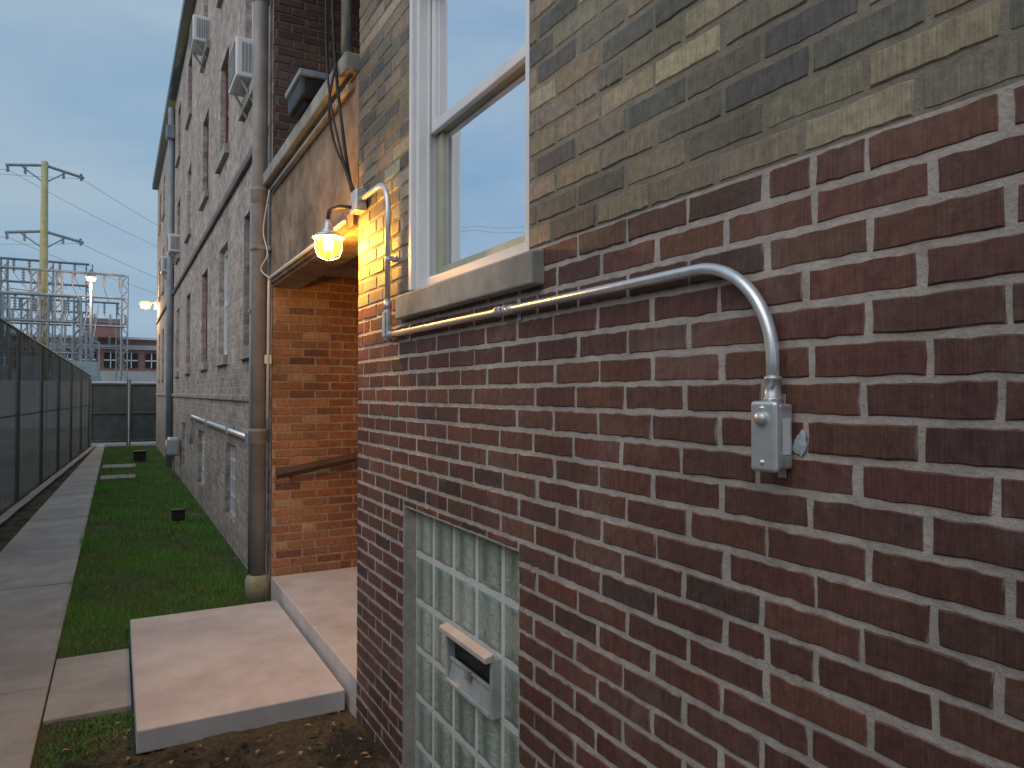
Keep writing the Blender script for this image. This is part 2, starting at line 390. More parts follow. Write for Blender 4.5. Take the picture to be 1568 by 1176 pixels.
# ---- near window
wx=0.008
win=bld
y0,y1,z0,z1=WIN
box('window_jamb_far',wx,.125,y1-.035,y1-.001,z0,z1,M_white,win,.003)
box('window_jamb_near',wx,.125,y0+.001,y0+.035,z0,z1,M_white,win,.003)
box('window_head',wx,.125,y0+.035,y1-.035,z1-.04,z1-.001,M_white,win,.003)
box('window_sub_sill',wx+.004,.125,y0+.035,y1-.035,z0,z0+.035,M_white,win,.003)
box('window_brickmould',-.012,.010,y1-.004,y1+.028,z0-.0,z1,M_white,win,.003)
box('window_parting_bead',.045,.055,y1-.050,y1-.034,z0+.034,z1-.04,M_white,win,.002)
box('window_parting_bead_b',.045,.055,y0+.034,y0+.050,z0+.034,z1-.04,M_white,win,.002)
zm=2.80
def sash(tag,xa,xb,ya,yb,za,zb,st,mat):
    box(tag+'_stile_a',xa,xb,ya,ya+st,za,zb,mat,win,.004); box(tag+'_stile_b',xa,xb,yb-st,yb,za,zb,mat,win,.004)
    box(tag+'_rail_bottom',xa,xb,ya+st,yb-st,za,za+st,mat,win,.004); box(tag+'_rail_top',xa,xb,ya+st,yb-st,zb-st*.8,zb,mat,win,.004)
    mesh(tag+'_glass',[((xa+xb)/2,ya+st-.004,za+st-.004),((xa+xb)/2,yb-st+.004,za+st-.004),((xa+xb)/2,yb-st+.004,zb-st*.8+.004),((xa+xb)/2,ya+st-.004,zb-st*.8+.004)],[(0,1,2,3)],M_glass,win)
sash('upper_sash',.058,.082,y0+.037,y1-.037,zm-.02,z1-.042,.042,M_white)
sash('lower_sash',.088,.116,y0+.037,y1-.037,z0+.037,zm+.03,.055,M_sash)
V=[];F=[]
for i in range(81):
    yy=y0+.05+(y1-y0-.1)*i/80; xx=.17+.012*math.sin(i*1.1)
    V+= [(xx,yy,z0+.02),(xx,yy,2.44+.05*math.sin(i*.11)+.03*math.sin(i*.31))]
for i in range(80): F.append((2*i,2*i+2,2*i+3,2*i+1))
mesh('window_curtain',V,F,M_curt,win,True)
box('room_blind',.40,.41,y0-.4,y1+.4,z0-.2,z1+.3,noisy('blind_cloth',(.40,.42,.45),(.48,.50,.53),scale=3,bump=0),win)
box('room_dark',.6,.62,y0-.5,y1+.5,z0-.3,z1+.3,M_dint,win)
sl=mesh('window_stone_sill',[(-.042,1.775,2.015),(.10,1.775,2.015),(.10,2.93,2.015),(-.042,2.93,2.015),(-.042,1.775,2.112),(.10,1.775,2.138),(.10,2.93,2.138),(-.042,2.93,2.112)],BF,M_stone,bld)
m=sl.modifiers.new('b','BEVEL');m.width=.006;m.segments=2

# ---- glass block window
gb=empty('glass_block_window')
gx=.055
mj=box('grout_grid',gx+.004,gx+.09,GB[0]+.001,2.929,0.001,1.213,noisy('grout',(.64,.66,.63),(.74,.76,.72),scale=20,rough=.8,bump=.3),gb)
VENT=(2.13,2.53,.607,.809)
gV=[];gF=[];gC=[]
cols=[2.93-.2*i for i in range(6)]+[GB[0]]
for ci in range(len(cols)-1):
    for ri in range(6):
        b1,b0=cols[ci],cols[ci+1]; t1=1.214-.2025*ri; t0=max(0,t1-.2025)
        if b0>=VENT[0]-.01 and b1<=VENT[1]+.01 and abs(t1-VENT[3])<.03: continue
        if b1-b0<.03: continue
        g=.006; a0,a1,c0,c1=b0+g,b1-g,t0+g,t1-g
        n=20; base_=len(gV); tone=random.uniform(.85,1.12); ph=random.uniform(-.3,.3)
        for i in range(n+1):
            for j in range(n+1):
                s=i/n;t=j/n; e=min(s,1-s,t,1-t)*2
                h=.012*min(1,(e*5))**.5 if e>0 else 0
                ee=min(1,e*4)
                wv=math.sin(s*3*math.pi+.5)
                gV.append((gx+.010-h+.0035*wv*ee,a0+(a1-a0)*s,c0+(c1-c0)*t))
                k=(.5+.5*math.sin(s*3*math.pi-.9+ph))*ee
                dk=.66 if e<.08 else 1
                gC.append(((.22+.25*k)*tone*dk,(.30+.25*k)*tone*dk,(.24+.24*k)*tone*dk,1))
        for i in range(n):
            for j in range(n):
                p=base_+i*(n+1)+j; gF.append((p,p+n+1,p+n+2,p+1))
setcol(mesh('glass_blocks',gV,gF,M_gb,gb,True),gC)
vx0,vx1=.022,gx+.05
a,b,c,d=VENT
a+=.012
box('vent_dark_opening',gx+.001,gx+.045,a+.016,b-.014,c+.014,d-.012,M_black,gb)  # black block stands in for the shade inside the open vent
box('vent_jamb_far',vx0,vx1,b-.016,b,c,d,M_ventw,gb,.004); box('vent_jamb_near',vx0,vx1,a,a+.018,c,d,M_ventw,gb,.004)
box('vent_bottom',vx0-.004,vx1,a+.018,b-.016,c,c+.018,M_ventw,gb,.004)
box('vent_top',vx0,vx1,a+.018,b-.016,d-.016,d,M_ventw,gb,.004)
hd=mesh('vent_hood',[(-.004,a-.003,d-.010),(vx0+.006,a-.003,d-.010),(vx0+.006,b+.003,d-.010),(-.004,b+.003,d-.010),(-.004,a-.003,d+.010),(vx0+.01,a-.003,d+.020),(vx0+.01,b+.003,d+.020),(-.004,b+.003,d+.010)],BF,M_beige,gb)
m=hd.modifiers.new('b','BEVEL');m.width=.004;m.segments=2
mesh('vent_flap',[(.030,a+.02,c+.019),(.030,b-.018,c+.019),(.044,b-.018,c+.085),(.044,a+.02,c+.085)],[(0,1,2,3)],M_ventw,gb)
box('vent_inner_rail',.034,.046,a+.019,b-.017,c+.085,c+.096,M_ventw,gb,.002)
box('vent_latch',.018,.034,(a+b)/2-.012,(a+b)/2+.012,c+.070,c+.102,M_pipe,gb,.002)

# ---------------------------------------------------------------- conduit run
R=.0122
cd=empty('electrical_conduit')
DZ=.010
path=fillet([(-.024,.925,1.672+DZ),(-.026,.925,1.957),(-.028,2.99,1.957)],.195,20)
sweep('conduit_tube',path,R,M_galv,cd,18)
def strap(y,z,vert=False,name='conduit_strap'):
    m=Multi()
    if vert: m.box(-.004,-.001,y-.034,y+.034,z-.010,z+.010)
    else: m.box(-.004,-.001,y-.010,y+.010,z-.034,z+.034)
    o=m.make(name,M_galvd,cd)
    pts=[]
    for k in range(9):
        an=math.pi*k/8; pts.append((math.cos(an)*.0155,math.sin(an)*.0155+.024))
    V=[];F=[]
    for (p,q) in [(.0155,.002)]+pts+[(-.0155,.002)]:
        for w in (-.009,.009): V.append((-q,y+p,z+w) if vert else (-q,y+w,z+p))
    n=len(V)//2
    for i in range(n-1): F.append((2*i,2*i+1,2*i+3,2*i+2))
    s=mesh(name+'_loop',V,F,M_galvd,cd); mo=s.modifiers.new('s','SOLIDIFY'); mo.thickness=.0016
sweep('coupling',[(-.028,1.945,1.957),(-.028,1.955,1.957),(-.028,1.956,1.957),(-.028,1.999,1.957),(-.028,2.0,1.957),(-.028,2.01,1.957)],[.0165,.0165,.0145,.0145,.0165,.0165],M_galvd,cd,20)
for yy in (1.962,1.992): sweep('coupling_screw',[(-.04,yy,1.962),(-.048,yy,1.966)],.004,M_galvd,cd,8)
strap(1.915,1.957)
strap(2.85,1.957)
def hexnut(name,c,r,h,par):
    sweep(name,[(c[0],c[1],c[2]),(c[0],c[1],c[2]+h)],r,M_galvd,par,6)
zc=1.671+DZ
sweep('box_connector',[(-.024,.925,zc),(-.024,.925,zc+.012),(-.024,.925,zc+.013),(-.024,.925,zc+.044),(-.024,.925,zc+.045),(-.024,.925,zc+.051)],[.0165,.0165,.0145,.0145,.0158,.0158],M_galvd,cd,20)
hexnut('box_connector_nut',(-.024,.925,zc+.005),.0185,.008,cd)
sweep('connector_screw',[(-.036,.917,zc+.034),(-.046,.913,zc+.034)],.004,M_galvd,cd,8)
box('lb_body',-.043,-.012,3.045,3.083,1.93,2.075,M_galvd,cd,.012,4)
box('lb_cover',-.048,-.0435,3.047,3.081,1.95,2.06,M_galv,cd,.002)
sweep('lb_hub_side',[(-.028,2.985,1.957),(-.028,3.05,1.957)],.0165,M_galvd,cd,18)
sweep('lb_hub_top',[(-.028,3.064,2.07),(-.028,3.064,2.11)],.0165,M_galvd,cd,18)
sweep('riser_tube',fillet([(-.028,3.064,2.08),(-.028,3.064,2.655),(-.032,3.46,2.655)],.13,14),R,M_galv,cd,18)
strap(3.064,2.30,True)
# ---- switch box
sb=empty('weatherproof_switch_box')
box('box_body',-.038,-.002,.898,.950,1.553+DZ,1.672+DZ,M_galvd,sb,.006,3)
box('box_cover',-.054,-.0385,.894,.954,1.548+DZ,1.677+DZ,M_galv,sb,.014,5)
lathe('cover_button',[(0,-.010),(.011,-.009),(.013,-.004),(.014,0)],(-.054,.924,1.645+DZ),M_galvd,sb,20,'x')
lathe('cover_screw',[(0,-.003),(.004,-.002),(.005,0)],(-.054,.924,1.664+DZ),M_galv,sb,12,'x')
lathe('cover_screw_low',[(0,-.003),(.004,-.002),(.005,0)],(-.054,.924,1.566+DZ),M_galv,sb,12,'x')
box('side_label',-.030,-.012,.8962,.8979,1.590,1.655,M_white,sb,.0004)
box('mount_ear',-.004,-.001,.915,.933,1.535+DZ,1.69+DZ,M_galvd,sb,.001)
def blot(name,yc,zc,ry,rz,mat,n=40,x=-.0035):
    V=[(x-.002,yc,zc)];F=[]; ph=[random.uniform(0,6.28) for _ in range(5)]
    for k in range(n):
        a=2*math.pi*k/n; r=1+.14*math.sin(2*a+ph[0])+.12*math.sin(3*a+ph[1])+.08*math.sin(5*a+ph[2])+.05*math.sin(9*a+ph[3]); V.append((x+.003,yc+ry*r*math.cos(a),zc+rz*r*math.sin(a)))
    for k in range(n): F.append((0,1+k,1+(k+1)%n))
    return mesh(name,V,F,mat,None,True)
M_caulk=noisy('caulk',(.34,.38,.44),(.50,.54,.61),scale=60,rough=.6,bump=.5,bscale=150)
blot('caulk_smear',.884,1.610,.014,.022,M_caulk,x=-.005)

# ---------------------------------------------------------------- lamp
lamp=empty('wall_lamp')
box('lamp_junction_box',-.060,-.003,3.445,3.555,2.60,2.71,M_galvd,lamp,.008,3)
LX,LY=-.14,3.66
sweep('lamp_arm',fillet([(-.055,3.53,2.63),(-.10,3.60,2.645),(LX,LY,2.635),(LX,LY,2.575)],[.03,.03],6),.010,M_cable,lamp,12)
lathe('lamp_socket',[(0,.065),(.018,.064),(.022,.04),(.026,.02),(.034,.01),(.036,-.012),(.030,-.016),(0,-.016)],(LX,LY,2.52),M_galvd,lamp)
mj,nt,b=newmat('lit_lamp_glass'); out=nt.nodes['Material Output']; nt.nodes.remove(b)
em=N(nt,'ShaderNodeEmission',Strength=4.0); em.inputs['Color'].default_value=(1,.46,.05,1); tr=N(nt,'ShaderNodeBsdfTransparent'); mx=N(nt,'ShaderNodeMixShader'); mx.inputs[0].default_value=.5
L(nt,em.outputs[0],mx.inputs[1]); L(nt,tr.outputs[0],mx.inputs[2]); L(nt,mx.outputs[0],out.inputs['Surface'])
lathe('lamp_glass',[(.030,-.016),(.048,-.03),(.061,-.054),(.061,-.086),(.048,-.114),(.027,-.130),(0,-.134)],(LX,LY,2.52),mj,lamp)
lathe('lamp_bulb',[(.010,-.016),(.012,-.03),(.022,-.048),(.027,-.067),(.019,-.087),(0,-.095)],(LX,LY,2.52),emis('bulb_filament_glow',(1,.80,.40),30),lamp)
lathe('lamp_guard_ring',[(.056,-.008),(.080,-.028),(.082,-.028),(.058,-.006)],(LX,LY,2.52),M_galvd,lamp)
g=Multi()
for k in range(6):
    a=2*math.pi*k/6; pr=[(.036,-.01),(.068,-.03),(.069,-.088),(.054,-.126),(.0,-.146)]
    for (r1,h1),(r2,h2) in zip(pr,pr[1:]):
        g.beam((LX+r1*math.cos(a),LY+r1*math.sin(a),2.52+h1),(LX+r2*math.cos(a),LY+r2*math.sin(a),2.52+h2),.003)
g.make('lamp_cage',M_galvd,lamp)
def plight(name,loc,col,e,r,parent):
    l=bpy.data.lights.new(name,'POINT'); l.color=col; l.energy=e; l.shadow_soft_size=r
    o=bpy.data.objects.new(name,l); o.location=loc; COL.objects.link(o); o.parent=parent; return o
plight('lamp_light',(LX,LY,2.452),(1,.44,.055),175,.05,lamp)

cab=empty('hanging_cables')
def catmull(P,n=8):
    P=[Vector(p) for p in P]; Q=[P[0]]+P+[P[-1]]; out=[]
    for i in range(1,len(Q)-2):
        for k in range(n):
            t=k/n; a,b,c,d=Q[i-1:i+3]
            out.append(.5*((2*b)+(-a+c)*t+(2*a-5*b+4*c-d)*t*t+(-a+3*b-3*c+d)*t**3))
    out.append(P[-1]); return out
sweep('cable_a',catmull([(-.05,4.05,5.6),(-.06,3.95,4.6),(-.08,3.80,3.6),(-.075,3.62,3.0),(-.05,3.54,2.70)]),.009,M_cable,cab,8)
sweep('cable_b',catmull([(-.05,4.15,5.6),(-.10,3.90,4.3),(-.13,3.74,3.4),(-.10,3.60,2.95),(-.04,3.52,2.69)]),.006,M_cable,cab,8)
sweep('cable_c',catmull([(-.09,3.72,3.42),(-.13,3.70,3.2),(-.10,3.72,3.02),(-.06,3.64,2.85),(-.05,3.56,2.72)]),.007,M_cable,cab,8)
wc=empty('window_cord_loop')  # dark loop of cord placed behind the upper pane
sweep('cord',catmull([(.14,2.62,3.16),(.138,2.56,3.15),(.136,2.515,3.09),(.136,2.51,3.0),(.138,2.55,2.90),(.14,2.60,2.86)]),.0045,M_cable,wc,8)
lc=empty('lintel_conduit')
sweep('lintel_tube',fillet([(-.04,3.72,2.60),(-.04,5.86,2.60),(-.04,5.90,1.5)],.03,6),.011,M_white,lc,10)
sweep('ledge_tube',[(-.03,3.66,3.30),(-.03,5.93,3.30)],.014,M_pipe,lc,10)
box('small_box',-.06,-.012,5.88,5.93,1.93,2.0,M_white,lc,.004)
sweep('loop_wire',catmull([(-.04,5.86,3.30),(-.07,5.95,3.0),(-.05,5.88,2.8),(-.09,5.93,2.68),(-.03,5.86,2.60)]),.005,M_white,lc,8)
wd=empty('corner_drain_pipe')
sweep('pipe_tube',[(-.04,3.70,3.47),(-.04,3.70,6.0)],.028,M_pipeb,wd,12)
pb=empty('ledge_planter_box')
box('planter_body',-.13,.10,4.35,4.75,3.475,3.62,M_black,pb,.02)
box('planter_rim',-.145,.115,4.335,4.765,3.60,3.64,M_pipeb,pb,.01)
box('planter_foot',-.10,.07,4.40,4.70,3.462,3.475,M_black,pb)

# ---------------------------------------------------------------- downspouts
dp=empty('cast_iron_downspout')
DX,DY=-.085,6.03
sweep('pipe_tube',[(DX,DY,.24),(DX,DY,8.0)],.060,M_pipe,dp,24)
for z in (1.35,3.28,4.9,6.6): lathe('pipe_hub',[(.058,-.06),(.068,-.05),(.070,.03),(.076,.04),(.076,.06),(.058,.065)],(DX,DY,z),M_pipe,dp)
for z in (2.86,5.9): box('pipe_clamp',DX-.066,-.002,DY-.066,DY+.066,z-.018,z+.018,M_pipe,dp,.01)
lathe('pipe_boot',[(.0,.0),(.095,.0),(.095,.16),(.085,.2),(.058,.21)],(DX,DY,.04),noisy('boot_concrete',(.42,.39,.28),(.54,.50,.38),scale=12,stain=.3),dp)
dp2=empty('downspout')
sweep('pipe_tube',[(-.07,17.5,.05),(-.07,17.5,8.0)],.07,M_pipeb,dp2,12)
box('pipe_hopper',-.18,-.002,17.38,17.62,7.3,7.6,M_pipeb,dp2,.02)
dp3=empty('vent_riser_pipe')
sweep('pipe_tube',[(-.05,6.55,.05),(-.05,6.55,3.3)],.03,M_pipeb,dp3,12)
box('pipe_clamp',-.085,-.002,6.51,6.59,2.4,2.43,M_pipe,dp3,.005)
sc=empty('side_conduit')
sweep('conduit_tube',fillet([(-.05,6.65,1.30),(-.05,12.3,1.33),(-.05,12.3,.9)],.1,6),.028,M_galv,sc,12)
box('conduit_box',-.09,-.002,6.58,6.70,1.24,1.36,M_galvd,sc,.008)
for y in (8,10): box('conduit_clip',-.085,-.002,y-.02,y+.02,1.27,1.36,M_galvd,sc,.004)
sm2=empty('gas_meter')
box('meter_body',-.25,-.02,15.0,15.3,.5,.85,M_galvd,sm2,.05,4); sweep('meter_pipe',[(-.13,15.15,.05),(-.13,15.15,.5)],.02,M_pipe,sm2,10)
lathe('meter_dial',[(0,-.02),(.07,-.015),(.08,0)],(-.25,15.15,.72),M_white,sm2,20,'x')

def ac(y,z,pr=.26):
    e=empty('window_air_conditioner')
    box('ac_case',-pr,.05,y-.25,y+.25,z,z+.36,M_white,e,.015)
    m=Multi()
    for k in range(9): m.box(-pr-.008,-pr+.001,y-.21,y+.21,z+.04+k*.033,z+.055+k*.033)
    m.make('ac_louvres',M_pipe,e)
    m=Multi()
    for k in range(6): m.box(-pr+.05+.030*k,-pr+.065+.030*k,y-.257,y-.249,z+.05,z+.31)
    m.make('ac_side_vents',M_pipe,e); m=Multi(); m.beam((-pr+.05,y-.2,z-.002),(-.01,y-.2,z-.2),.02); m.beam((-pr+.05,y+.2,z-.002),(-.01,y+.2,z-.2),.02); m.make('ac_brackets',M_pipe,e)
ac(7.05,4.55,.17); ac(11.05,6.60,.2); ac(16.2,4.55,.2); ac(18.9,4.55,.2)

hr=empty('handrail')
m=Multi(); m.beam((.02,5.84,1.06),(1.4,5.84,1.30),.055); o=m.make('rail',M_wood,hr)
for x in (.15,.75,1.3):
    m=Multi(); m.beam((x,5.84,1.07+.174*x),(x,5.94,1.0+.174*x),.02); m.make('rail_bracket',M_black,hr)

# ---------------------------------------------------------------- ground
def ground_mat():
    m,nt,b=newmat('ground_soil'); co=coords(nt)
    n=N(nt,'ShaderNodeTexNoise',Scale=2.6,Detail=6,Roughness=.72); L(nt,co,n.inputs['Vector'])
    r=ramp(nt,n.outputs['Fac'],[(.40,(.035,.027,.02)),(.50,(.10,.078,.05)),(.60,(.12,.10,.055)),(.74,(.11,.14,.045))])
    n2=N(nt,'ShaderNodeTexNoise',Scale=40,Detail=4,Roughness=.7); L(nt,co,n2.inputs['Vector'])
    r2=ramp(nt,n2.outputs['Fac'],[(.3,.45),(.7,1.45)])
    c=mixc(nt,'MULTIPLY',1.0,r.outputs[0],r2.outputs[0]); L(nt,c.outputs[2],b.inputs['Base Color'])
    b.inputs['Roughness'].default_value=.95
    bp=N(nt,'ShaderNodeBump',Strength=.9,Distance=.035); L(nt,n2.outputs['Fac'],bp.inputs['Height']); L(nt,bp.outputs[0],b.inputs['Normal']); return m
M_soil=ground_mat()
M_lawn=noisy('lawn_base',(.05,.075,.022),(.10,.155,.04),scale=3,rough=.95,bump=.6,bscale=60,bdist=.02,detail=6,stain=.3)
M_far_g=noisy('gravel',(.20,.20,.20),(.30,.30,.29),scale=1.5,rough=.9,bump=.4,stain=.3)
G=.04
mesh('ground',[(-500,-300,G-.012),(500,-300,G-.012),(500,900,G-.012),(-500,900,G-.012)],[(0,1,2,3)],M_far_g)
def patch(name,xf0,xf1,ya,yb,z,mat,nx,ny,amp=0,parent=None):
    V=[];F=[]
    for j in range(ny+1):
        y=ya+(yb-ya)*j/ny
        for i in range(nx+1):
            x=xf0(y)+(xf1(y)-xf0(y))*i/nx
            V.append((x,y,z+amp*(math.sin(x*7+y*3)*.5+math.sin(x*13-y*9)*.3+random.uniform(-.5,.5))))
    for j in range(ny):
        for i in range(nx): p=j*(nx+1)+i; F.append((p,p+1,p+nx+2,p+nx+1))
    return mesh(name,V,F,mat,parent,True)
SL=lambda y:-2.12+(y-8.9)*.031
FX=lambda y:-2.42+(y-11.5)*.048
C0=lambda v:(lambda y:v)
patch('soil_bed',C0(-1.41),C0(.1),-4,4.30,G+.006,M_soil,40,200,.014)
patch('lawn',C0(-1.41),C0(.05),4.9,25.3,G+.008,M_lawn,20,160,.004)
patch('verge',lambda y:FX(y)-.1,lambda y:SL(y)+.02,-4,25.3,G+.004,M_soil,8,120,.008)
sw=empty('sidewalk')
y=-4.0; 
while y<25:
    L_=1.25; a,b=y+.006,y+L_-.006
    V=[(SL(a),a,G-.05),(-1.40,a,G-.05),(-1.40,b,G-.05),(SL(b),b,G-.05),(SL(a),a,G+.03),(-1.40,a,G+.03),(-1.40,b,G+.03),(SL(b),b,G+.03)]
    z=random.uniform(-.003,.003); V=[(p,q,r+z) for p,q,r in V]
    o=mesh('walk_slab',V,BF,M_walk,sw); mo=o.modifiers.new('b','BEVEL'); mo.width=.006; mo.segments=2
    y+=L_
cw=box('cross_walk',-1.392,-1.0,4.27,5.22,G-.05,G+.028,M_walk,None,.006)
ls=mesh('landing_slab',boxv(-.99,-.022,3.73,5.58,G-.0,.15),BF,M_slab)
m=ls.modifiers.new('b','BEVEL');m.width=.008;m.segments=3
box('slab_footing',-.96,-.05,3.79,5.5,-.05,G+.03,M_conc,ls)
box('stepping_stone',-1.35,-.75,15.7,16.3,G,G+.03,M_walk,None,.01); box('stepping_stone',-1.35,-.7,18,18.7,G,G+.03,M_walk,None,.01)
def vbox(x,y,s):
    e=empty('lawn_utility_box')  # small black utility box on the lawn, not a lamp
    box('lawn_box_base',x-s*.5,x+s*.5,y-s*.4,y+s*.4,G,G+.03,M_black,e,.008)
    box('lawn_box_body',x-s*.45,x+s*.45,y-s*.3,y+s*.3,G+.05,G+.05+s*.7,M_black,e,.02,3)
    box('lawn_box_lid',x-s*.5,x+s*.5,y-s*.42,y+s*.35,G+.045+s*.7,G+.075+s*.7,M_black,e,.01)
    sweep('lawn_box_stem',[(x,y,G+.02),(x,y,G+.08)],.015,M_black,e,8)
vbox(-.39,10.0,.17); vbox(-.6,19.2,.3)

def grass(name,regions,mat):
    V=[];F=[];C=[]
    for (x0,x1,ya,yb,n,h,thr) in regions:
        xs=np.random.uniform(x0,x1,n); ys=np.random.uniform(ya,yb,n)
        for x,y in zip(xs,ys):
            d=math.sin(x*5.1+y*2.3)+math.sin(x*2.2-y*3.7+1)+.8*math.sin(y*7.1+x*9)+random.uniform(-1,1)
            if d<thr: continue
            hh=h*random.uniform(.5,1.3)*(1+.15*d); a=random.uniform(0,math.pi); w=random.uniform(.0015,.003)*(1+(y>9)*.8)
            lx,ly=random.uniform(-.025,.025),random.uniform(-.025,.025)
            b=len(V); V+=[(x-w*math.cos(a),y-w*math.sin(a),G),(x+w*math.cos(a),y+w*math.sin(a),G),(x+lx,y+ly,G+hh)]
            F.append((b,b+1,b+2)); t=random.random(); q=max(0,min(1,.5+d*.22))
            c=(.06+.12*t,.17+.15*t*q+.10*q,.035+.025*t) if t<.92 else (.34,.29,.14)
            C+=[(*c,1)]*3
    setcol(mesh(name,V,F,mat),C)
mg,nt,b=newmat('grass_blades'); at=N(nt,'ShaderNodeAttribute',attribute_name='Col'); L(nt,at.outputs['Color'],b.inputs['Base Color']); b.inputs['Roughness'].default_value=.6
grass('grass',[(-1.42,-.02,5.25,9.5,46000,.042,-1.9),(-1.42,-.02,9.5,16,28000,.048,-2.1),(-1.40,-.02,16,25,14000,.05,-2.5),
  (-1.38,-.1,2.6,4.25,7000,.018,1.2),(-1.40,-.95,3.7,4.25,5000,.02,-.6),(-1.0,-.0,5.6,5.95,1500,.035,-2)],mg)
V=[];F=[]
for k in range(190):
    x=random.uniform(-1.38,-.05); y=random.uniform(3.0,13)
    if k>130: y=random.uniform(3.0,4.2)
    if -1.0<x<0 and 3.7<y<5.6: continue
    if 4.2<y<5.25 and x>-1.4 and random.random()<.8: continue
    a=random.uniform(0,6.28); s=random.uniform(.010,.024); z=G+random.uniform(.02,.04); b=len(V)
    for (p,q,h) in ((-1,0,0),(-.2,.5,.006),(1,0,.0),(-.2,-.5,.008)): V.append((x+s*(p*math.cos(a)-q*math.sin(a)),y+s*(p*math.sin(a)+q*math.cos(a)),z+h))
    F.append((b,b+1,b+2,b+3))
mesh('fallen_leaves',V,F,noisy('dry_leaf',(.26,.15,.06),(.46,.32,.16),scale=20,rough=.8,bump=0))
V=[];F=[]
for k in range(160):
    x=random.uniform(-1.35,-.03); y=random.uniform(2.7,3.7); s=random.uniform(.004,.016); b=len(V)
    P=[(1,0,0),(-1,0,0),(0,1,0),(0,-1,0),(0,0,1),(0,0,-1)]
    for (p,q,r) in P: V.append((x+s*(p+random.uniform(-.3,.3)),y+s*(q+random.uniform(-.3,.3)),G+.012+s*.6*(r+random.uniform(-.3,.3))))
    for f in ((0,2,4),(2,1,4),(1,3,4),(3,0,4),(2,0,5),(1,2,5),(3,1,5),(0,3,5)): F.append(tuple(b+t for t in f))
mesh('soil_clods',V,F,M_soil)

# ---------------------------------------------------------------- fence
fe=empty('privacy_fence')
FH=lambda y:2.78-(y-8)*.034
V=[];F=[];n=400
for i in range(n+1):
    y=-6+31*i/n; x=FX(y)+.012*math.sin(y*5)+.006*math.sin(y*17)
    V+=[(x,y,G+.02),(x+.01*math.sin(y*9),y,1.4),(x,y,FH(y)-.02)]
for i in range(n):
    for j in (0,1): F.append((3*i+j,3*i+3+j,3*i+4+j,3*i+1+j))
mesh('fence_fabric',V,F,M_fence,fe,True)
y=-6.0
while y<=25.1:
    sweep('fence_post',[(FX(y)-.04,y,0),(FX(y)-.04,y,FH(y)+.03)],.03,M_post,fe,10); y+=2.38
sweep('top_rail',[(FX(-6)-.01,-6,FH(-6)),(FX(25)-.01,25,FH(25))],.022,M_post,fe,8)
sweep('mid_rail',[(FX(-6)-.04,-6,1.42),(FX(25)-.04,25,1.32)],.012,M_post,fe,8)
kb=patch('fence_kerb',lambda y:FX(y)+.02,lambda y:FX(y)+.14,-4,25,G+.05,M_conc,2,60,.006)
ga=empty('rear_gate')
GX0,GX1,GY=-1.83,.3,25.6
M_gate=noisy('gate_panel',(.05,.07,.078),(.08,.105,.115),scale=3,rough=.6,bump=.1)
w=(GX1-GX0)/2
for k in range(2):
    a=GX0+w*k; box('gate_panel',a+.05,a+w-.05,GY,GY+.03,.15,2.0,M_gate,ga,.005)
    for x in (a+.02,a+w-.05): box('gate_post',x,x+.05,GY-.04,GY-.002,.04,2.12,M_post,ga,.005)
    for z in (.18,1.05,1.95): box('gate_rail',a+.07,a+w-.05,GY-.035,GY-.003,z,z+.05,M_post,ga,.004)

# ---------------------------------------------------------------- background
bb=empty('rear_brick_building')
M_bgb=noisy('bg_brick',(.28,.14,.12),(.38,.20,.165),scale=2,bump=0)
M_bgw=noisy('bg_grey_wall',(.40,.40,.40),(.50,.50,.49),scale=1,bump=0)
box('wall_main',-9,30,72,84,0,6.4,M_bgb,bb)
box('upper_storey',-3.8,-.9,70,76,6.4,8.0,M_bgb,bb,.05)
box('band_a',-9,30,71.7,71.99,2.4,3.6,M_bgw,bb); box('band_b',-9,30,71.7,71.99,5.5,5.9,M_bgw,bb); box('parapet',-9,30,71.6,72.2,6.401,6.6,M_white,bb)
m=Multi();m2=Multi()
for k in range(16):
    x=-8.5+k*1.6; m.box(x,x+1.0,71.9,71.98,3.9,5.2); m2.box(x+.46,x+.54,71.84,71.895,3.9,5.2); m2.box(x,x+1.0,71.84,71.895,4.5,4.6)
m.make('bg_windows',M_dint,bb); m2.make('bg_window_bars',M_white,bb)
box('rear_garden_wall',-12,20,40,40.3,0,2.25,noisy('pale_wall',(.52,.52,.53),(.66,.66,.66),scale=1,bump=0),None,.02)

